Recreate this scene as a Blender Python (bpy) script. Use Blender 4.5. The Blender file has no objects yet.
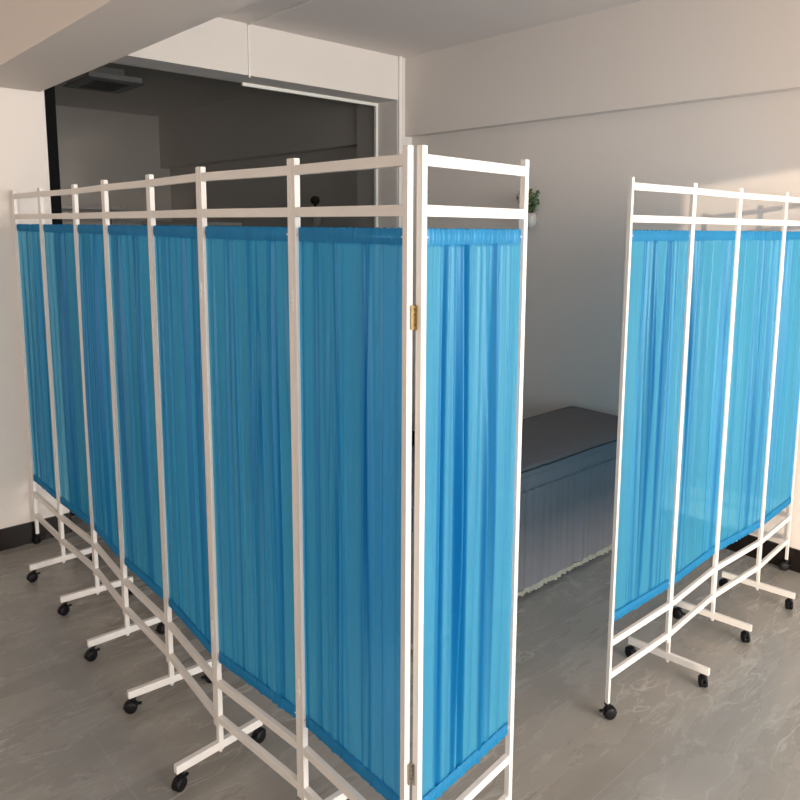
import bpy, bmesh, math, random
from mathutils import Vector, Matrix
C = bpy.context.scene.collection
PI = math.pi
H_TOP = 1.819            # top of every screen post
ROOM_H = 2.855

# ---------------------------------------------------------------- materials
def new_mat(name):
    m = bpy.data.materials.new(name); m.use_nodes = True
    nt = m.node_tree; nt.nodes.clear()
    out = nt.nodes.new('ShaderNodeOutputMaterial')
    return m, nt, out
def N(nt, t, **kw):
    n = nt.nodes.new(t)
    for k, v in kw.items():
        if k in n.inputs: n.inputs[k].default_value = v
        else: setattr(n, k, v)
    return n
def principled(name, col, rough=.5, metal=0., spec=.5, var=0., vscale=8., bump=0., bscale=60., col2=None):
    m, nt, out = new_mat(name)
    p = N(nt, 'ShaderNodeBsdfPrincipled')
    p.inputs['Base Color'].default_value = (*col, 1); p.inputs['Roughness'].default_value = rough
    p.inputs['Metallic'].default_value = metal; p.inputs['Specular IOR Level'].default_value = spec
    nt.links.new(p.outputs[0], out.inputs[0])
    tc = N(nt, 'ShaderNodeTexCoord')
    if var or col2:
        no = N(nt, 'ShaderNodeTexNoise'); no.inputs['Scale'].default_value = vscale; no.inputs['Detail'].default_value = 5
        nt.links.new(tc.outputs['Object'], no.inputs['Vector'])
        mx = N(nt, 'ShaderNodeMix', data_type='RGBA')
        a = col; b = col2 or tuple(c*(1-var) for c in col)
        mx.inputs[6].default_value = (*a, 1); mx.inputs[7].default_value = (*b, 1)
        nt.links.new(no.outputs['Fac'], mx.inputs[0]); nt.links.new(mx.outputs[2], p.inputs['Base Color'])
    if bump:
        nb = N(nt, 'ShaderNodeTexNoise'); nb.inputs['Scale'].default_value = bscale; nb.inputs['Detail'].default_value = 4
        nt.links.new(tc.outputs['Object'], nb.inputs['Vector'])
        bp = N(nt, 'ShaderNodeBump'); bp.inputs['Strength'].default_value = bump; bp.inputs['Distance'].default_value = .004
        nt.links.new(nb.outputs['Fac'], bp.inputs['Height']); nt.links.new(bp.outputs[0], p.inputs['Normal'])
    return m

wall_mat = principled('wall_paint', (.74, .67, .615), .85, spec=.15, var=.05, vscale=1.3, bump=.05, bscale=35)
ceil_mat = principled('ceiling_paint', (.78, .705, .655), .9, spec=.1, var=.05, vscale=1.0, bump=.04, bscale=30)
back_mat = principled('back_room_paint', (.72, .67, .61), .9, spec=.1, var=.05, vscale=1.1)
white_metal = principled('white_powder_coat', (.71, .665, .625), .38, spec=.5, var=.03, vscale=20)
black_plastic = principled('black_plastic', (.005, .005, .006), .5, spec=.25, var=.2, vscale=60)
black_tile = principled('black_skirting_tile', (.006, .005, .005), .3, spec=.35, col2=(.016, .009, .006), vscale=9)
brass = principled('brass', (.42, .31, .15), .45, metal=1., var=.25, vscale=120)
steel = principled('dull_steel', (.42, .38, .33), .4, metal=1., var=.2, vscale=100)
bed_fabric = principled('grey_bed_fabric', (.165, .150, .150), .9, spec=.15, var=.18, vscale=30, bump=.25, bscale=220)
bed_side_shade = principled('grey_bed_fabric_shaded', (.145, .143, .152), .85, spec=.2, var=.12, vscale=14, bump=.2, bscale=200)  # same cloth as the top; the sides' cooler, dimmer light is in the colour
piping_mat = principled('dark_piping', (.012, .013, .018), .7, var=.1)
lace_mat = principled('cream_lace', (.30, .295, .245), .9, spec=.1, var=.35, vscale=90, bump=.4, bscale=150)
trunk_mat = principled('white_plastic_trunking', (.80, .77, .70), .5, var=.03)
dark_frame = principled('dark_frame', (.006, .006, .006), .8, spec=.1, var=.1)
pot_mat = principled('white_ceramic', (.50, .47, .44), .4, var=.08, vscale=30)
leaf_mat = principled('green_leaf', (.05, .11, .035), .6, col2=(.10, .17, .05), vscale=40)
flower_mat = principled('white_flower', (.55, .52, .45), .7, var=.2, vscale=60)
cab_mat = principled('dim_cabinet_paint', (.32, .30, .28), .6, var=.06)
cab_edge = principled('pale_cabinet_edge', (.75, .73, .70), .5, var=.04)
ac_mat = principled('unit_casing', (.62, .60, .56), .5, var=.05)
ac_dark = principled('unit_panel', (.16, .16, .16), .5, var=.1)
alu = principled('window_frame_coat', (.75, .75, .74), .4, var=.03)

def floor_material():
    m, nt, out = new_mat('marbled_floor_tile')
    L = nt.links.new
    p = N(nt, 'ShaderNodeBsdfPrincipled'); p.inputs['Specular IOR Level'].default_value = .5
    tc = N(nt, 'ShaderNodeTexCoord')
    mp = N(nt, 'ShaderNodeMapping'); mp.inputs['Rotation'].default_value = (0, 0, math.radians(38)); mp.inputs['Scale'].default_value = (1.0, 3.3, 1)
    L(tc.outputs['Object'], mp.inputs['Vector'])
    warp = N(nt, 'ShaderNodeTexNoise'); warp.inputs['Scale'].default_value = 1.7; warp.inputs['Detail'].default_value = 4
    L(mp.outputs[0], warp.inputs['Vector'])
    wm = N(nt, 'ShaderNodeVectorMath', operation='MULTIPLY_ADD'); wm.inputs[1].default_value = (.55, .55, .55)
    L(warp.outputs['Color'], wm.inputs[0]); L(mp.outputs[0], wm.inputs[2])
    def vein(scale, width, detail=4):
        n = N(nt, 'ShaderNodeTexNoise'); n.inputs['Scale'].default_value = scale; n.inputs['Detail'].default_value = detail; n.inputs['Roughness'].default_value = .55
        L(wm.outputs[0], n.inputs['Vector'])
        a = N(nt, 'ShaderNodeMath', operation='SUBTRACT'); a.inputs[1].default_value = .5; L(n.outputs['Fac'], a.inputs[0])
        b = N(nt, 'ShaderNodeMath', operation='ABSOLUTE'); L(a.outputs[0], b.inputs[0])
        r = N(nt, 'ShaderNodeMapRange', interpolation_type='SMOOTHSTEP'); r.inputs['From Min'].default_value = 0; r.inputs['From Max'].default_value = width
        r.inputs['To Min'].default_value = 1; r.inputs['To Max'].default_value = 0
        L(b.outputs[0], r.inputs['Value']); return r.outputs['Result']
    v1 = vein(1.2, .008, 3); v2 = vein(3.0, .022, 4)
    cloud = N(nt, 'ShaderNodeTexNoise'); cloud.inputs['Scale'].default_value = 1.3; cloud.inputs['Detail'].default_value = 7; cloud.inputs['Roughness'].default_value = .6
    L(wm.outputs[0], cloud.inputs['Vector'])
    cr = N(nt, 'ShaderNodeValToRGB')
    cr.color_ramp.elements[0].position = .22; cr.color_ramp.elements[0].color = (.20, .182, .158, 1)
    cr.color_ramp.elements[1].position = .80; cr.color_ramp.elements[1].color = (.345, .318, .282, 1)
    L(cloud.outputs['Fac'], cr.inputs[0])
    pres = N(nt, 'ShaderNodeTexNoise'); pres.inputs['Scale'].default_value = 2.2; L(tc.outputs['Object'], pres.inputs['Vector'])
    pr = N(nt, 'ShaderNodeMapRange'); pr.inputs['From Min'].default_value = .36; pr.inputs['From Max'].default_value = .62; L(pres.outputs['Fac'], pr.inputs['Value'])
    def mixc(fac, a, col, amt):
        mu = N(nt, 'ShaderNodeMath', operation='MULTIPLY'); mu.inputs[1].default_value = amt; L(fac, mu.inputs[0])
        mx = N(nt, 'ShaderNodeMix', data_type='RGBA'); L(mu.outputs[0], mx.inputs[0]); L(a, mx.inputs[6]); mx.inputs[7].default_value = (*col, 1)
        return mx.outputs[2]
    mu1 = N(nt, 'ShaderNodeMath', operation='MULTIPLY'); L(v1, mu1.inputs[0]); L(pr.outputs[0], mu1.inputs[1])
    c = mixc(mu1.outputs[0], cr.outputs[0], (.52, .49, .44), .6)
    mu2 = N(nt, 'ShaderNodeMath', operation='MULTIPLY'); L(v2, mu2.inputs[0]); L(pr.outputs[0], mu2.inputs[1])
    c = mixc(mu2.outputs[0], c, (.44, .41, .37), .5)
    # joints between the tiles
    sx = N(nt, 'ShaderNodeSeparateXYZ'); L(tc.outputs['Object'], sx.inputs[0])
    def joint(sock, off, per):
        a = N(nt, 'ShaderNodeMath', operation='SUBTRACT'); a.inputs[1].default_value = off; L(sock, a.inputs[0])
        b = N(nt, 'ShaderNodeMath', operation='PINGPONG'); b.inputs[1].default_value = per/2; L(a.outputs[0], b.inputs[0])
        l = N(nt, 'ShaderNodeMath', operation='LESS_THAN'); l.inputs[1].default_value = .0016; L(b.outputs[0], l.inputs[0])
        return l.outputs[0]
    mxx = N(nt, 'ShaderNodeMath', operation='MAXIMUM'); L(joint(sx.outputs[0], .713, 1.467), mxx.inputs[0]); L(joint(sx.outputs[1], 1.075, .495), mxx.inputs[1])
    c = mixc(mxx.outputs[0], c, (.40, .38, .34), .35)
    L(c, p.inputs['Base Color'])
    rr = N(nt, 'ShaderNodeMapRange'); rr.inputs['To Min'].default_value = .20; rr.inputs['To Max'].default_value = .34; L(cloud.outputs['Fac'], rr.inputs['Value'])
    L(rr.outputs[0], p.inputs['Roughness'])
    bp = N(nt, 'ShaderNodeBump'); bp.inputs['Strength'].default_value = .06; bp.inputs['Distance'].default_value = .003; L(cloud.outputs['Fac'], bp.inputs['Height']); L(bp.outputs[0], p.inputs['Normal'])
    L(p.outputs[0], out.inputs[0])
    return m
floor_mat = floor_material()

def curtain_material():
    m, nt, out = new_mat('sheer_blue_curtain')
    L = nt.links.new
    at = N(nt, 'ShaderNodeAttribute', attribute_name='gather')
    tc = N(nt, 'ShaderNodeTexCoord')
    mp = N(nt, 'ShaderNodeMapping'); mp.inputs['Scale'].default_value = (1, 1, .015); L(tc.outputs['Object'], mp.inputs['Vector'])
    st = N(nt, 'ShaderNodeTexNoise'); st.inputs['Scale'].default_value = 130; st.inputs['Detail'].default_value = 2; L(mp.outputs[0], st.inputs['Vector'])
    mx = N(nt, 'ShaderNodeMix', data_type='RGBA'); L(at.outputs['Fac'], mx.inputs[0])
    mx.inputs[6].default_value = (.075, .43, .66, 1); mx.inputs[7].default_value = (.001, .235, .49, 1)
    mul = N(nt, 'ShaderNodeMix', data_type='RGBA', blend_type='MULTIPLY'); mul.inputs[0].default_value = 1
    sr = N(nt, 'ShaderNodeMapRange'); sr.inputs['From Min'].default_value = .3; sr.inputs['From Max'].default_value = .7; sr.inputs['To Min'].default_value = .93; sr.inputs['To Max'].default_value = 1.04
    L(st.outputs['Fac'], sr.inputs['Value'])
    L(mx.outputs[2], mul.inputs[6]); L(sr.outputs[0], mul.inputs[7])
    df = N(nt, 'ShaderNodeBsdfDiffuse'); L(mul.outputs[2], df.inputs['Color'])
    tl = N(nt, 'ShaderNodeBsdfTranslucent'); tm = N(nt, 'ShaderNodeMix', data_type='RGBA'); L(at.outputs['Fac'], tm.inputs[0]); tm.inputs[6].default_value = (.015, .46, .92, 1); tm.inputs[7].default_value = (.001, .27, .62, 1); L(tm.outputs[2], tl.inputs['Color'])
    gl = N(nt, 'ShaderNodeBsdfGlossy'); gl.inputs['Roughness'].default_value = .45; gl.inputs['Color'].default_value = (.55, .75, .9, 1)
    m1 = N(nt, 'ShaderNodeMixShader'); m1.inputs[0].default_value = .5; L(df.outputs[0], m1.inputs[1]); L(tl.outputs[0], m1.inputs[2])
    m2 = N(nt, 'ShaderNodeMixShader'); m2.inputs[0].default_value = .05; L(m1.outputs[0], m2.inputs[1]); L(gl.outputs[0], m2.inputs[2])
    tr = N(nt, 'ShaderNodeBsdfTransparent'); tr.inputs['Color'].default_value = (.45, .85, 1, 1)
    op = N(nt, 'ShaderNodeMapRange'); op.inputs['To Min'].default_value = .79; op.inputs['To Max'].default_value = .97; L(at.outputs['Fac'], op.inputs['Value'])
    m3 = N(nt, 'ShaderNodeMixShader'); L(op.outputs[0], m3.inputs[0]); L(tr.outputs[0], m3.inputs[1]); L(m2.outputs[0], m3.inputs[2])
    L(m3.outputs[0], out.inputs[0])
    return m
curtain_mat = curtain_material()

def glass_material(name, tint, refl):
    m, nt, out = new_mat(name)
    tr = N(nt, 'ShaderNodeBsdfTransparent'); tr.inputs['Color'].default_value = (*tint, 1)
    gl = N(nt, 'ShaderNodeBsdfGlossy'); gl.inputs['Roughness'].default_value = .02
    mx = N(nt, 'ShaderNodeMixShader'); mx.inputs[0].default_value = refl
    nt.links.new(tr.outputs[0], mx.inputs[1]); nt.links.new(gl.outputs[0], mx.inputs[2]); nt.links.new(mx.outputs[0], out.inputs[0])
    return m
tinted_glass = glass_material('tinted_glass', (.80, .80, .80), .02)
clear_glass = glass_material('clear_glass', (.97, .98, .98), .03)

# ---------------------------------------------------------------- object helpers
WORLD_LOC = {}
def link(o, parent=None, wloc=(0, 0, 0)):
    C.objects.link(o); WORLD_LOC[o.name] = Vector(wloc)
    if parent is not None:
        o.parent = parent; o.location = Vector(wloc) - WORLD_LOC[parent.name]
    else: o.location = Vector(wloc)
    return o
def empty(name, loc, label, cat, group=None):
    o = bpy.data.objects.new(name, None); o.empty_display_size = .1
    o['label'] = label; o['category'] = cat
    if group: o['group'] = group
    return link(o, None, loc)
def obj(name, bm, m, parent=None, origin=None, smooth=False, mats=None):
    """bm is in world coordinates; the object's origin goes to `origin` or the centre of the bottom"""
    if origin is None:
        vs = [v.co for v in bm.verts]
        lo = Vector([min(v[i] for v in vs) for i in range(3)]); hi = Vector([max(v[i] for v in vs) for i in range(3)])
        origin = Vector(((lo.x+hi.x)/2, (lo.y+hi.y)/2, lo.z))
    origin = Vector(origin)
    bmesh.ops.translate(bm, verts=bm.verts, vec=-origin)
    me = bpy.data.meshes.new(name)
    for mm in ([m] if not mats else mats): me.materials.append(mm)
    if smooth:
        for f in bm.faces: f.smooth = True
    bm.to_mesh(me); bm.free()
    return link(bpy.data.objects.new(name, me), parent, origin)
def struct(name, bm, m, **k):
    o = obj(name, bm, m, origin=(0, 0, 0), **k); o['kind'] = 'structure'; return o
def tag(o, label, cat, group=None):
    o['label'] = label; o['category'] = cat
    if group: o['group'] = group
    return o
def abox(bm, x0, x1, y0, y1, z0, z1, mi=0):
    v = [bm.verts.new((x, y, z)) for z in (z0, z1) for y in (y0, y1) for x in (x0, x1)]
    fs = []
    for q in ((0, 2, 3, 1), (4, 5, 7, 6), (0, 1, 5, 4), (2, 6, 7, 3), (0, 4, 6, 2), (1, 3, 7, 5)):
        f = bm.faces.new([v[i] for i in q]); f.material_index = mi; fs.append(f)
    return v, fs
def obox(bm, c, ax, half, bev=0., mi=0):
    """oriented box; ax = horizontal unit direction of the first half extent"""
    ax = Vector((ax[0], ax[1], 0)).normalized(); ay = Vector((-ax.y, ax.x, 0)); az = Vector((0, 0, 1)); c = Vector(c)
    t = bmesh.new(); abox(t, -half[0], half[0], -half[1], half[1], -half[2], half[2])
    if bev: bmesh.ops.bevel(t, geom=list(t.edges), offset=bev, segments=2, profile=.6, affect='EDGES')
    t.verts.ensure_lookup_table(); mp = {}
    for v in t.verts: mp[v] = bm.verts.new(c + ax*v.co.x + ay*v.co.y + az*v.co.z)
    for f in t.faces:
        g = bm.faces.new([mp[v] for v in f.verts]); g.material_index = mi
    t.free()
def cyl(bm, a, b, r0, r1=None, seg=16, mi=0, caps=True):
    a = Vector(a); b = Vector(b); r1 = r0 if r1 is None else r1
    d = (b-a).normalized(); u = d.orthogonal().normalized(); w = d.cross(u)
    A = [bm.verts.new(a + (u*math.cos(2*PI*i/seg) + w*math.sin(2*PI*i/seg))*r0) for i in range(seg)]
    B = [bm.verts.new(b + (u*math.cos(2*PI*i/seg) + w*math.sin(2*PI*i/seg))*r1) for i in range(seg)]
    for i in range(seg):
        f = bm.faces.new((A[i], A[(i+1) % seg], B[(i+1) % seg], B[i])); f.smooth = True; f.material_index = mi
    if caps:
        f = bm.faces.new(A[::-1]); f.material_index = mi; f = bm.faces.new(B); f.material_index = mi
def lathe(bm, c, axis, prof, seg=20, mi=0):
    c = Vector(c); d = Vector(axis).normalized(); u = d.orthogonal().normalized(); w = d.cross(u)
    rings = []
    for r, h in prof:
        rings.append([bm.verts.new(c + d*h + (u*math.cos(2*PI*i/seg) + w*math.sin(2*PI*i/seg))*max(r, 1e-5)) for i in range(seg)])
    for k in range(len(rings)-1):
        for i in range(seg):
            f = bm.faces.new((rings[k][i], rings[k][(i+1) % seg], rings[k+1][(i+1) % seg], rings[k+1][i])); f.smooth = True; f.material_index = mi
def tube(bm, pts, r, seg=8):
    pts = [Vector(p) for p in pts]; rings = []
    for k, p in enumerate(pts):
        d = (pts[min(k+1, len(pts)-1)] - pts[max(k-1, 0)]).normalized()
        u = Vector((0, 0, 1)).cross(d)
        u = u.normalized() if u.length > 1e-4 else Vector((1, 0, 0)); w = d.cross(u)
        rings.append([bm.verts.new(p + (u*math.cos(2*PI*i/seg) + w*math.sin(2*PI*i/seg))*r) for i in range(seg)])
    for k in range(len(rings)-1):
        for i in range(seg):
            f = bm.faces.new((rings[k][i], rings[k+1][i], rings[k+1][(i+1) % seg], rings[k][(i+1) % seg])); f.smooth = True
    bm.faces.new(rings[0]); bm.faces.new(rings[-1][::-1])

# ---------------------------------------------------------------- the room
XW, XB, YW, YD, YC = 3.669, 3.598, 4.09, 4.33, 4.562      # bed wall, face of its beam, opening wall front and back, back of the column
X0, Y0 = -6.6, -4.0                                      # far left wall and window wall, behind the camera
YE = 8.2                                                 # end wall of the dark back room
XJ0, XJ1, ZO = 1.193, 3.527, 2.557                       # opening
def S(name, boxes, m):
    bm = bmesh.new()
    for b in boxes: abox(bm, *b)
    return struct(name, bm, m)
S('floor', [(X0-.2, XW+.2, Y0-.2, YE+.2, -.12, 0)], floor_mat)
S('ceiling', [(X0-.2, XW+.2, Y0-.2, YD, ROOM_H, ROOM_H+.15)], ceil_mat)
S('ceiling_back_room', [(X0-.2, XW+.2, YD, YE+.2, ROOM_H, ROOM_H+.15)], back_mat)
S('wall_right', [(XW, XW+.2, Y0-.2, YE+.2, 0, ROOM_H)], wall_mat)
S('beam_right', [(XB, XW, Y0, YW, 2.310, ROOM_H)], wall_mat)
S('beam_right_back_room', [(XB-.04, XW, YC, YE, 2.29, ROOM_H)], back_mat)
S('wall_back', [(X0, XJ0, YW, YD, 0, ROOM_H), (XJ1, XW, YW, YC, 0, ROOM_H), (XJ0, XJ1, YW, YD, ZO, ROOM_H)], wall_mat)
S('beam_left', [(.867, 1.172, Y0, YW, 2.31, ROOM_H)], wall_mat)
S('wall_left', [(X0-.2, X0, Y0-.2, YE+.2, 0, ROOM_H)], wall_mat)
S('wall_end_back_room', [(X0, XW, YE, YE+.2, 0, ROOM_H)], back_mat)
S('wall_left_back_room', [(.9, 1.0, YD, YE, 0, ROOM_H)], back_mat)
# window wall behind the camera
WX0, WX1, WZ0, WZ1 = -5.65, 3.45, .25, 2.70
S('wall_front', [(X0, WX0, Y0-.2, Y0, 0, ROOM_H), (WX1, XW, Y0-.2, Y0, 0, ROOM_H), (WX0, WX1, Y0-.2, Y0, 0, WZ0), (WX0, WX1, Y0-.2, Y0, WZ1, ROOM_H)], wall_mat)
nwin = 6; ww = (WX1-WX0)/nwin
for i in range(nwin):
    bm = bmesh.new(); a = WX0+i*ww; b = a+ww; fw = .035
    for bx in ((a, a+fw, Y0-.13, Y0-.07, WZ0, WZ1), (b-fw, b, Y0-.13, Y0-.07, WZ0, WZ1), (a+fw, b-fw, Y0-.13, Y0-.07, WZ0, WZ0+fw), (a+fw, b-fw, Y0-.13, Y0-.07, WZ1-fw, WZ1)):
        abox(bm, *bx)
    w = struct('window_%d' % (i+1), bm, alu)
    bm = bmesh.new(); abox(bm, a+fw, b-fw, Y0-.102, Y0-.098, WZ0+fw, WZ1-fw); g = obj('window_glass', bm, clear_glass, w)
# glazed partition in the opening
bm = bmesh.new(); abox(bm, XJ0, XJ0+.12, YD-.012, YD+.03, 0, ZO); abox(bm, XJ0+.12, XJ1, YD+.0, YD+.03, 0, .06)
w = struct('window_7', bm, dark_frame)
bm = bmesh.new(); abox(bm, XJ0+.12, XJ1, YD+.010, YD+.016, .06, ZO); obj('window_glass', bm, tinted_glass, w)
# skirting
S('baseboard_left', [(X0, XJ0+.004, YW-.012, YW, 0, .112)], black_tile)
S('baseboard_right', [(XW-.012, XW, Y0, YW, 0, .112)], black_tile)
S('baseboard_corner', [(XJ1, XW-.012, YW-.012, YW, 0, .112)], black_tile)
S('baseboard_back_room', [(XW-.012, XW, YC, YE, 0, .112), (1.0, XW-.012, YE-.012, YE, 0, .112)], black_tile)
# cable trunking
S('trim_1', [(2.341, 2.353, Y0, YW, ROOM_H-.010, ROOM_H)], trunk_mat)
S('trim_2', [(2.341, 2.353, YW-.008, YW, ZO-.012, ROOM_H)], trunk_mat)
S('trim_3', [(2.425, XJ1, YD-.022, YD, ZO-.020, ZO), (XJ1-.018, XJ1, YD-.022, YD, 0, ZO-.020)], trunk_mat)
S('trim_4', [(XJ1+.003, 3.552, YW-.018, YW, .112, ROOM_H)], trunk_mat)

# ---------------------------------------------------------------- the folding screens
PW, PD = .0078, .0078            # half width of a post along the panel, half depth
R1C, R2C, R3C, R4C, RH = 1.791, 1.692, .277, .158, .0115
CT, CB = 1.655, .350            # curtain top and bottom
caster_cache = {}
def caster_mesh(kind):
    """twin-wheel caster standing on z = 0, stem at the origin, trailing along local +x"""
    if 'm' in caster_cache: return caster_cache['m']
    bm = bmesh.new(); wr = .0215
    for s in (-1, 1):
        lathe(bm, (.009, s*.0035, wr), (0, s, 0), [(0, 0), (wr, 0), (wr, .005), (wr*.93, .009), (wr*.55, .011), (0, .0115)], 20)
    # hood over the wheels
    prof = []
    for k in range(9):
        a = math.radians(-10 + 150*k/8); prof.append((.009+.0245*math.cos(a), wr+.0245*math.sin(a)))
    inner = [(.009+.0215*math.cos(math.radians(-10+150*k/8)), wr+.0215*math.sin(math.radians(-10+150*k/8))) for k in range(9)]
    for k in range(8):
        q = [prof[k], prof[k+1], inner[k+1], inner[k]]
        A = [bm.verts.new((x, -.007, z)) for x, z in q]; B = [bm.verts.new((x, .007, z)) for x, z in q]
        bm.faces.new(A); bm.faces.new(B[::-1])
        for i in range(4): bm.faces.new((A[i], B[i], B[(i+1) % 4], A[(i+1) % 4]))
    cyl(bm, (0, 0, .036), (0, 0, .0575), .0075, .0065, 12)
    cyl(bm, (0, 0, .053), (0, 0, .0575), .011, .011, 14)
    obox(bm, (-.016, 0, .030), (1, 0), (.010, .005, .003))
    bmesh.ops.recalc_face_normals(bm, faces=bm.faces)
    me = bpy.data.meshes.new('caster'); me.materials.append(black_plastic); bm.to_mesh(me); bm.free()
    caster_cache['m'] = me
    return me
def add_caster(parent, x, y, rot):
    o = bpy.data.objects.new('caster', caster_mesh('m')); link(o, parent, (x, y, 0)); o.rotation_euler.z = rot
    return o
def make_post(parent, c, ax, zlow, foot_tip=False):
    bm = bmesh.new()
    obox(bm, (c[0], c[1], (zlow+H_TOP)/2), ax, (PW, PD, (H_TOP-zlow)/2), .0012)
    if foot_tip: cyl(bm, (c[0], c[1], .046), (c[0], c[1], zlow+.002), .006, .006, 10)
    return obj('post', bm, white_metal, parent)
def make_rail(parent, a, b, ax, zc, name='rail'):
    bm = bmesh.new(); a = Vector(a); b = Vector(b); L = (b-a).length; m = (a+b)/2
    obox(bm, (m.x, m.y, zc), ax, (L/2, PD-.0003, RH), .001)
    return obj(name, bm, white_metal, parent)

def make_curtain(parent, a, b, ax, seed, npleat):
    rnd = random.Random(seed)
    a = Vector(a); b = Vector(b); L = (b-a).length - .003; ax = Vector((ax[0], ax[1], 0)); nrm = Vector((-ax.y, ax.x, 0))
    a = a + ax*.0015
    NU, zs = 300, []
    ztop, zbot = CT, CB
    zs = [ztop+.002, ztop-.002, ztop-.009, ztop-.016, ztop-.024, ztop-.030, ztop-.034, ztop-.040, ztop-.055, ztop-.08]
    n = 26
    for k in range(1, n): zs.append(ztop-.08 - (ztop-zbot-.15)*k/n)
    zs += [zbot+.07, zbot+.05, zbot+.038, zbot+.033, zbot+.028, zbot+.02, zbot+.012, zbot+.004, zbot-.003]
    # pleats bunch together in a few clusters, the rest spread out
    # where the cloth is bunched on its rod: three places per panel
    BUNCH = {17: (.17, .34, .67), 34: (.20, .36, .62), 16: (.30, .52, .80), 51: (.12, .38, .68)}
    cl = [c*L for c in BUNCH.get(seed, [rnd.uniform(.1, .9) for _ in range(3)])]
    P = []
    for k in range(npleat):
        u = rnd.choice(cl)+rnd.gauss(0, .019) if rnd.random() < .62 else rnd.uniform(.01, L-.01)
        u = min(max(u, .008), L-.008)
        P.append((u, rnd.uniform(.0022, .0050), rnd.choice((-1, 1))*rnd.uniform(.005, .0125), rnd.gauss(0, .011), rnd.uniform(-1, 1), rnd.uniform(.5, 1.1), rnd.uniform(-.5, .5)))
    F = [(rnd.uniform(260, 900), rnd.uniform(0, 6.28), rnd.uniform(.0004, .0011)) for _ in range(7)]
    W = [(rnd.uniform(30, 90), rnd.uniform(0, 6.28), rnd.uniform(.0012, .0026), rnd.uniform(-2, 2)) for _ in range(3)]
    bm = bmesh.new(); lay = bm.verts.layers.float.new('gather'); grid = []
    for z in zs:
        t = (ztop-z)/(ztop-zbot); row = []
        hd = z > ztop-.032; ft = z < zbot+.034
        mid = math.sin(PI*min(max(t, 0), 1))
        amp = .55+.6*mid
        for i in range(NU+1):
            u = L*i/NU; d = 0; g = 0
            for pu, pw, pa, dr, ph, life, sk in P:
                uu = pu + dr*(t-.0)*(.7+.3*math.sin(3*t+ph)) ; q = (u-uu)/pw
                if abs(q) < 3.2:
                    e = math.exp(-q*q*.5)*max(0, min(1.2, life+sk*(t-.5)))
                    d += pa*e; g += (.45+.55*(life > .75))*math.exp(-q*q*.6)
            for fr, ph, am in F: d += am*math.sin(fr*u+ph+.6*t)*(1.25 if (hd or ft) else .16)
            for fr, ph, am, tw in W: d += am*math.sin(fr*u+ph+tw*t)*mid
            d *= amp
            g = min(1, g)
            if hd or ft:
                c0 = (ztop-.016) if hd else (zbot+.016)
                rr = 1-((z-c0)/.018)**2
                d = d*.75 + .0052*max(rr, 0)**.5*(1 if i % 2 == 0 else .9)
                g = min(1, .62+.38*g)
            edge = min(1, u/.012, (L-u)/.012)
            zz = z
            if z <= zbot+.001: zz += .0022*math.sin(210*u+seed)+.0015*math.sin(77*u)
            if z >= ztop-.001: zz += .0012*math.sin(260*u+seed)
            pnt = a + ax*u + nrm*(d*edge)
            v = bm.verts.new((pnt.x, pnt.y, zz)); v[lay] = g; row.append(v)
        grid.append(row)
    for k in range(len(grid)-1):
        for i in range(NU): bm.faces.new((grid[k][i], grid[k+1][i], grid[k+1][i+1], grid[k][i+1]))
    # the back layer of the two rod pockets, so the hems really hold their rods
    for (zc, s) in ((ztop-.016, 1), (zbot+.016, -1)):
        rows = []
        for q in range(5):
            z = zc + .016 - .032*q/4; row = []
            for i in range(0, NU+1, 3):
                u = L*i/NU
                d = -.0052*max(1-((z-zc)/.018)**2, 0)**.5 + sum(am*math.sin(fr*u+ph) for fr, ph, am in F)*.8
                edge = min(1, u/.012, (L-u)/.012)
                pnt = a + ax*u + nrm*(d*edge); v = bm.verts.new((pnt.x, pnt.y, z)); v[lay] = .6; row.append(v)
            rows.append(row)
        for k in range(4):
            for i in range(len(rows[0])-1): bm.faces.new((rows[k][i], rows[k+1][i], rows[k+1][i+1], rows[k][i+1]))
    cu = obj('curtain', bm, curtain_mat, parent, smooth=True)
    for zc in (ztop-.016, zbot+.016):
        bm = bmesh.new(); p0 = a-ax*.0015; p1 = p0+ax*(L+.003)
        cyl(bm, (p0.x, p0.y, zc), (p1.x, p1.y, zc), .0032, .0032, 10)
        obj('curtain_rod', bm, white_metal, cu)
    return cu

def make_panel(parent, A, B, longA, longB, endA, endB, seed, npleat=20):
    """A, B: joints; the posts stand just inside them"""
    A = Vector((A[0], A[1], 0)); B = Vector((B[0], B[1], 0)); ax = (B-A).normalized()
    pa = A + ax*(PW+.0006); pb = B - ax*(PW+.0006)
    for (c, lg, en) in ((pa, longA, endA), (pb, longB, endB)):
        if en:
            po = make_post(parent, c, ax, .0575); add_caster(po, c.x, c.y, en if isinstance(en, float) else 0)
        elif lg: make_post(parent, c, ax, .054, True)
        else: make_post(parent, c, ax, .129)
    ia, ib = pa+ax*PW, pb-ax*PW
    for z in (R1C, R2C, R3C, R4C): make_rail(parent, ia, ib, ax, z)
    make_curtain(parent, ia, ib, ax, seed, npleat)
    return pa, pb, ax
def make_foot(parent, c, ax, rots, hl=.150):
    """bar across the panel, welded to the long post, with a caster under each end"""
    nrm = Vector((-ax.y, ax.x, 0)); c = Vector((c[0], c[1], 0))
    bm = bmesh.new(); obox(bm, (c.x, c.y, .0705), nrm, (hl, PW+.0012, .0130), .0012)
    ft = obj('foot', bm, white_metal, parent)
    for s, r in zip((-1, 1), rots):
        q = c + nrm*s*(hl-.018); add_caster(ft, q.x, q.y, r)
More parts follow.
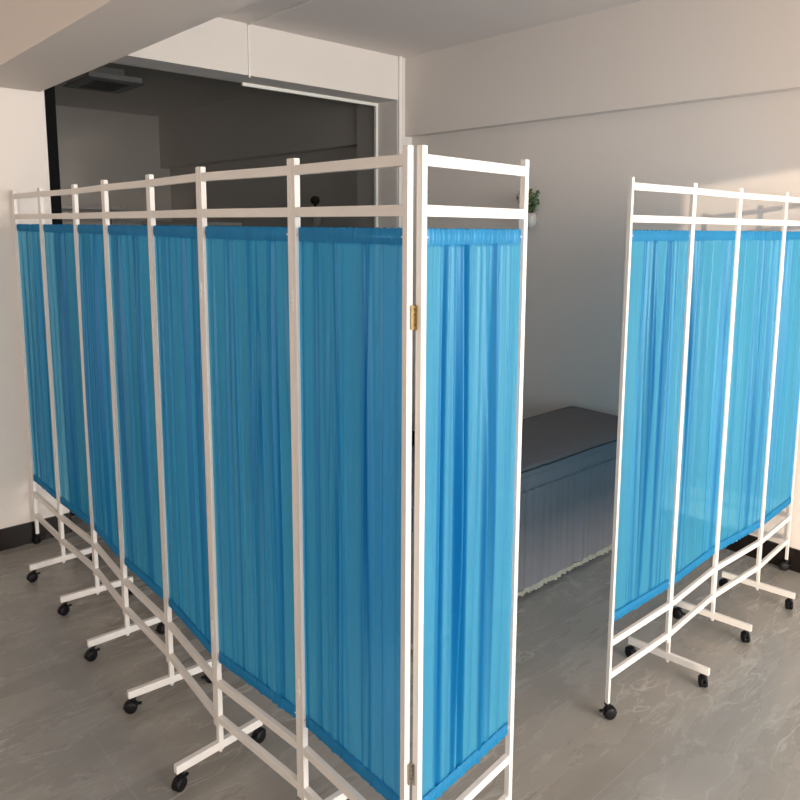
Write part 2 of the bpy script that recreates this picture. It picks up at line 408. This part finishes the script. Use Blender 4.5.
def make_hinge(parent, c, d1, d2, z, m, knuckle_r=.0028, leaf=.0115, hh=.026):
    """leaves spread from the knuckle c along the directions d1 and d2 (lying on the post faces)"""
    bm = bmesh.new(); c = Vector((c[0], c[1], z))
    for k in range(5):
        z0 = z-hh+2*hh*k/5; cyl(bm, (c.x, c.y, z0+.0004), (c.x, c.y, z0+2*hh/5-.0004), knuckle_r, knuckle_r, 12)
    for d in (d1, d2):
        d = Vector((d[0], d[1], 0)).normalized(); m_ = c + d*leaf*.5
        obox(bm, m_, d, (leaf*.5, .0009, hh*.97))
        for k in (-1, 0, 1):
            q = c + d*leaf*.62 + Vector((0, 0, hh*.62*k)); n = Vector((-d.y, d.x, 0))
            cyl(bm, q-n*.0016, q+n*.0016, .0022, .0022, 8)
    return obj('hinge', bm, m, parent)

rr = random.Random(5)
# long screen: seven panels in line along the left and an eighth turned square to them
LP = [(1.017, 4.052), (1.017, 3.630), (1.029, 3.207), (.998, 2.790), (.991, 2.368), (.958, 1.948), (.989, 1.527), (.985, 1.1007)]
left = empty('folding_screen', (1.0, 2.6, 0), 'long white folding screen with eight sheer blue panels, its nearest panel turned square', 'folding screen')
for i in range(7):
    # the post at the far side of each panel is the long one that carries the foot
    pa, pb, ax = make_panel(left, LP[i], LP[i+1], i > 0, False, 1.9 if i == 0 else None, None, 11+i, 22)
    if i > 0: make_foot(left, pa, ax, (rr.uniform(2.6, 3.6), rr.uniform(-.5, .6)))
    if i > 0:
        J = LP[i]
        for z in (1.477, .455): make_hinge(left, (J[0]-.009, J[1]), (0, 1), (0, -1), z, white_metal, .0022, leaf=.004)
d8 = Vector((math.cos(math.radians(6.5)), math.sin(math.radians(6.5)), 0))
A8 = Vector((.9955, 1.0875, 0)); B8 = A8 + d8*.3865
pa, pb, ax = make_panel(left, A8, B8, True, False, None, .8, 34, 20)
make_foot(left, pa, ax, (4.2, 1.3))
for z in (1.477, .455): make_hinge(left, (.9945, 1.0975), (-1, 0), (0, -1), z, brass if z > 1 else steel, leaf=.0095)

# shorter screen on the right, its posts a little slimmer
PW, PD = .0060, .0066
RP = [(2.026, 1.250), (2.418, 1.243), (2.828, 1.266), (3.234, 1.250), (3.643, 1.275)]
right = empty('folding_screen', (2.83, 1.26, 0), 'shorter white-framed folding screen with four sheer blue curtain panels, ending at the right wall', 'folding screen')
for i in range(4):
    pa, pb, ax = make_panel(right, RP[i], RP[i+1], i > 0, False, -.6 if i == 0 else None, 2.2 if i == 3 else None, 51+i, 14)
    if i > 0:
        make_foot(right, pa, Vector((math.cos(.10), math.sin(.10), 0)), (.75+rr.uniform(-.15, .15), PI/2+rr.uniform(-.4, .4)), .157)
        J = RP[i]
        for z in (1.477, .455): make_hinge(right, (J[0], J[1]-.009), (1, 0), (-1, 0), z, white_metal, .0022, leaf=.004)

# ---------------------------------------------------------------- the bed
BX0, BX1, BY0, BY1, BZ = 1.80, 3.652, 1.985, 2.60, .592
bed = empty('massage_bed', ((BX0+BX1)/2, (BY0+BY1)/2, 0), 'narrow bed under a fitted grey cover with a gathered skirt, standing against the right wall', 'bed')
rnd = random.Random(3)
bm = bmesh.new(); nx, ny = 90, 34
G = []
for j in range(ny+1):
    row = []
    for i in range(nx+1):
        u = i/nx; v = j/ny; x = BX0+(BX1-BX0)*u; y = BY0+(BY1-BY0)*v
        e = min(v, 1-v)*(BY1-BY0); ex = min(u, 1-u)*(BX1-BX0); e2 = min(e, ex)
        z = BZ + .016*min(1, e2/.10)**.6 - .034*math.exp(-min((1-v)*(BY1-BY0), (1-u)*(BX1-BX0))/.022) + .0025*math.sin(9*x+2*y)*math.sin(7*y)
        # rounded corner towards the wall
        row.append(bm.verts.new((x, y, z)))
    G.append(row)
for j in range(ny):
    for i in range(nx): bm.faces.new((G[j][i], G[j][i+1], G[j+1][i+1], G[j+1][i]))
ring = [G[0][i] for i in range(nx+1)] + [G[j][nx] for j in range(1, ny+1)] + [G[ny][i] for i in range(nx-1, -1, -1)] + [G[j][0] for j in range(ny-1, 0, -1)]
low = [bm.verts.new((v.co.x, v.co.y, .50)) for v in ring]
for k in range(len(ring)):
    bm.faces.new((ring[k], low[k], low[(k+1) % len(ring)], ring[(k+1) % len(ring)]))
bm.faces.new(low[::-1])
bmesh.ops.recalc_face_normals(bm, faces=bm.faces)
for f in bm.faces: f.material_index = 0 if f.normal.z > .5 else 1
obj('mattress', bm, None, bed, mats=[bed_fabric, bed_side_shade])
for f in bpy.data.objects['mattress'].data.polygons:
    f.use_smooth = abs(f.normal.z) > .5
# perimeter path with rounded corners
def perim(off, r=.03, step=.006):
    x0, x1, y0, y1 = BX0-off, BX1+min(off, .004), BY0-off, BY1+off
    pts = []
    def arc(cx, cy, a0):
        for k in range(7):
            a = a0+PI/2*k/6; pts.append((cx+r*math.cos(a), cy+r*math.sin(a)))
    def line(p, q):
        n = max(1, int(math.dist(p, q)/step))
        for k in range(1, n): pts.append((p[0]+(q[0]-p[0])*k/n, p[1]+(q[1]-p[1])*k/n))
    arc(x0+r, y0+r, PI); line((x0+r, y0), (x1-r, y0)); arc(x1-r, y0+r, 1.5*PI); line((x1, y0+r), (x1, y1-r)); arc(x1-r, y1-r, 0)
    line((x1-r, y1), (x0+r, y1)); arc(x0+r, y1-r, PI/2); line((x0, y1-r), (x0, y0+r))
    return pts
def skirt_mesh(zs, base, folds, wob=0.):
    """vertical sheet round the bed; folds(s, t) gives the offset outward"""
    bm = bmesh.new(); P0 = perim(base); n = len(P0)
    nr = []
    for k in range(n):
        a = Vector(P0[k-1]); b = Vector(P0[(k+1) % n]); d = (b-a).normalized(); nr.append(Vector((d.y, -d.x)))
    rows = []
    for q, z in enumerate(zs):
        t = q/(len(zs)-1); row = []
        for k in range(n):
            s = k*.006; o = folds(s, t)
            p = Vector(P0[k]) + nr[k]*o
            x = min(p.x, 3.664)
            row.append(bm.verts.new((x, p.y, z + (wob*math.sin(s*13)+wob*.6*math.sin(s*31+1))*t)))
        rows.append(row)
    for q in range(len(rows)-1):
        for k in range(n): 
            f = bm.faces.new((rows[q][k], rows[q+1][k], rows[q+1][(k+1) % n], rows[q][(k+1) % n])); f.smooth = True
    return bm
fr = [(rnd.uniform(35, 160), rnd.uniform(0, 6.3), rnd.uniform(.0006, .0026)) for _ in range(7)]
def fold(s, t): return .006+.010*t + (.25+.75*t**.5)*sum(a*math.sin(f*s+p+.8*t) for f, p, a in fr)
obj('cover_band', skirt_mesh([.562, .545, .53, .515, .505, .497], .003, lambda s, t: .0018*math.sin(90*s+5*t)*math.sin(7*s)+.003*t), bed_side_shade, bed)
obj('skirt', skirt_mesh([.500, .495, .48, .44, .38, .30, .22, .14, .08, .045], .005, fold, .003), bed_side_shade, bed)
def frill(s, t): return .016+.003*math.sin(50*s)*t + sum(a*math.sin(f*s+p+.8) for f, p, a in fr) + .006*math.sin(210*s+3*math.sin(17*s))*t
obj('lace_trim', skirt_mesh([.046, .041, .034, .027, .021], .006, frill, .003), lace_mat, bed)
bm = bmesh.new(); pp = [(BX1-.004-(BX1-BX0-.02)*k/90, BY0-.004) for k in range(91)]+[(BX0-.004, BY0+(BY1-BY0-.04)*k/30) for k in range(1, 30)]; tube(bm, [(x if x < 3.655 else 3.655, y, .592+.002*math.sin(9*x)+(.004*math.exp(-((x-2.585)/.012)**2) if y < 2.1 else 0)) for x, y in pp], .0035)
obj('piping', bm, piping_mat, bed)
for lx in (BX0+.15, BX1-.15):
    for ly in (BY0+.10, BY1-.10):
        bm = bmesh.new(); obox(bm, (lx, ly, .25), (1, 0), (.02, .02, .25), .002); obj('leg', bm, dark_frame, bed)

# ---------------------------------------------------------------- plant pot on the wall
plant = empty('potted_plant', (3.62, 2.935, 1.66), 'small green plant with pale sprigs in a white pot hung on the bed wall', 'plant')
bm = bmesh.new()
lathe(bm, (3.622, 2.935, 1.655), (0, 0, 1), [(0, 0), (.022, .002), (.036, .018), (.044, .045), (.043, .072), (.036, .098), (.034, .098), (.038, .07), (.02, .06), (0, .06)], 24)
obj('pot', bm, pot_mat, plant, smooth=True)
bm = bmesh.new()
rnd = random.Random(8)
def leafblade(bm, p, d, ln, wd):
    d = Vector(d).normalized(); s = d.cross(Vector((rnd.uniform(-1, 1), rnd.uniform(-1, 1), .3))).normalized(); nn = d.cross(s)
    pts = [(0, 0), (.3, 1), (.65, .8), (1, 0)]
    l = [bm.verts.new(p+d*ln*t+s*wd*w+nn*ln*.12*t*t) for t, w in pts]; r = [bm.verts.new(p+d*ln*t-s*wd*w+nn*ln*.12*t*t) for t, w in pts[1:-1]]
    m = [bm.verts.new(p+d*ln*t-nn*wd*.3) for t in (.3, .65)]
    bm.faces.new((l[0], l[1], m[0])); bm.faces.new((l[0], m[0], r[0])); bm.faces.new((l[1], l[2], m[1], m[0])); bm.faces.new((m[0], m[1], r[1], r[0])); bm.faces.new((l[2], l[3], m[1])); bm.faces.new((m[1], l[3], r[1]))
for k in range(44):
    a = rnd.uniform(0, 2*PI); tilt = rnd.uniform(.05, .62); ln = rnd.uniform(.07, .155)
    base = Vector((3.618+.012*math.cos(a), 2.935+.018*math.sin(a), 1.735))
    d = Vector((math.cos(a)*tilt*.55-.05, math.sin(a)*tilt, 1)).normalized()
    tip = base+d*ln; tip.x = min(tip.x, 3.655); tube(bm, [base, base+(tip-base)*.5+Vector((0, 0, .004)), tip], .0009, 5)
    for q in range(6):
        p = base+(tip-base)*(.3+.7*q/5); dd = Vector((rnd.uniform(-1, .2), rnd.uniform(-1, 1), rnd.uniform(.1, 1)))
        leafblade(bm, p, dd, rnd.uniform(.02, .034), rnd.uniform(.005, .009))
    if k % 4 == 0:
        fl = bmesh.new()
        for q in range(5): leafblade(fl, tip, Vector((rnd.uniform(-1, .2), rnd.uniform(-1, 1), rnd.uniform(0, 1))), .014, .004)
        obj('flower', fl, flower_mat, plant)
obj('foliage', bm, leaf_mat, plant)

# ---------------------------------------------------------------- the dark back room, seen through the glass
unit = empty('ceiling_unit', (2.21, 6.08, 2.75), 'flat square unit mounted on the ceiling of the dark back room', 'air conditioner')
bm = bmesh.new(); obox(bm, (2.21, 6.08, 2.764), (1, 0), (.20, .26, .020), .006); obox(bm, (2.21, 6.12, 2.819), (1, 0), (.12, .16, .036)); obj('casing', bm, ac_mat, unit)
bm = bmesh.new(); obox(bm, (2.21, 6.08, 2.738), (1, 0), (.215, .275, .006), .003)
obj('panel', bm, ac_dark, unit)
bm = bmesh.new()
for k in range(9): obox(bm, (2.21, 5.90+.045*k, 2.731), (1, 0), (.13, .014, .002))
obj('grille', bm, dark_frame, unit)
cab = empty('cabinet', (3.47, 7.3, 0), 'low dim cabinet with pale edges against the right wall of the dark back room', 'cabinet')
bm = bmesh.new(); obox(bm, (3.475, 7.35, .845), (0, 1), (.76, .17, .815), .004); obj('body', bm, cab_mat, cab)
bm = bmesh.new(); obox(bm, (3.475, 7.35, 1.675), (0, 1), (.775, .18, .015), .003); obj('top', bm, cab_edge, cab)
for k in range(2):
    bm = bmesh.new(); obox(bm, (3.297, 6.975+.75*k, .84), (0, 1), (.365, .008, .78), .002); dr = obj('door', bm, cab_mat, cab)
    bm = bmesh.new(); cyl(bm, (3.275, 7.29+.12*k, .85), (3.275, 7.29+.12*k, 1.0), .005); 
    for zz in (.86, .99): cyl(bm, (3.275, 7.29+.12*k, zz), (3.290, 7.29+.12*k, zz), .004)
    obj('handle', bm, steel, dr)
rack = empty('metal_rack', (2.6, 8.0, 0), 'pale thin metal rack against the end wall of the dark back room', 'rack')
for px in (2.38, 2.98):
    for py in (7.85, 8.12):
        bm = bmesh.new(); obox(bm, (px, py, .93), (1, 0), (.012, .012, .93), .001); obj('post', bm, cab_edge, rack)
for z in (.2, .75, 1.3, 1.83):
    bm = bmesh.new(); obox(bm, (2.68, 7.985, z), (1, 0), (.312, .148, .010), .002); obj('shelf', bm, cab_edge, rack)
disp = empty('wall_dispenser', (3.64, 5.25, 1.68), 'small pale rounded dispenser with black top, in the dark back room', 'dispenser')
bm = bmesh.new(); lathe(bm, (3.625, 5.24, 1.66), (0, 0, 1), [(0, 0), (.03, .003), (.042, .04), (.042, .10), (.03, .14), (0, .145)], 20); obj('body', bm, pot_mat, disp, smooth=True)
bm = bmesh.new(); lathe(bm, (3.625, 5.27, 1.845), (0, 0, 1), [(0, 0), (.03, .004), (.04, .03), (.034, .055), (.015, .07), (0, .072)], 20); cyl(bm, (3.625, 5.26, 1.80), (3.625, 5.27, 1.85), .012); obj('knob', bm, dark_frame, disp, smooth=True)

# ---------------------------------------------------------------- light
def area(name, loc, size, rot, power, col):
    l = bpy.data.lights.new(name, 'AREA'); l.shape = 'RECTANGLE'; l.size, l.size_y = size; l.energy = power; l.color = col
    o = bpy.data.objects.new(name, l); C.objects.link(o); o.location = loc; o.rotation_euler = rot; return o
# daylight at the window behind the camera
area('window_daylight', (1.95, Y0-.25, (WZ0+WZ1)/2+.05), (3.2, WZ1-WZ0+.2), (math.radians(90), 0, 0), 590, (1.0, .95, .91))
area('window_daylight_far', (-3.7, Y0-.25, (WZ0+WZ1)/2+.05), (3.8, WZ1-WZ0+.2), (math.radians(90), 0, 0), 290, (1.0, .92, .84))
sun = bpy.data.lights.new('sun', 'SUN'); sun.energy = 2.0; sun.color = (1.0, .80, .60); sun.angle = math.radians(.25)
so = bpy.data.objects.new('sun', sun); C.objects.link(so); so.location = (-4, -4, 3)
so.rotation_euler = Vector((.835, .55, -.072)).to_track_quat('-Z', 'Y').to_euler()
w = bpy.data.worlds.new('world'); bpy.context.scene.world = w; w.use_nodes = True
bg = w.node_tree.nodes['Background']; bg.inputs[0].default_value = (.75, .87, 1, 1); bg.inputs[1].default_value = .5

# ---------------------------------------------------------------- camera
cam = bpy.data.cameras.new('camera'); co = bpy.data.objects.new('camera', cam); C.objects.link(co)
RIGHT = Vector((.728981, -.684470, .009362)); UP = Vector((.087392, .106622, .990452))
RIGHT.normalize(); BACK = RIGHT.cross(UP).normalized(); UP = BACK.cross(RIGHT)
mt = Matrix((RIGHT, UP, BACK)).transposed().to_4x4(); mt.translation = Vector((0, 0, 1.65845))
co.matrix_world = mt
cam.sensor_fit = 'HORIZONTAL'; cam.sensor_width = 36; cam.lens = 732.883/800*36
cam.shift_x = -.2829434*100/800; cam.shift_y = -.7061957*100/800
cam.clip_start = .05
sc = bpy.context.scene; sc.camera = co
sc.view_settings.view_transform = 'Standard'; sc.view_settings.look = 'None'; sc.view_settings.gamma = 1; sc.view_settings.use_curve_mapping = False
sc.view_settings.exposure = -0.1
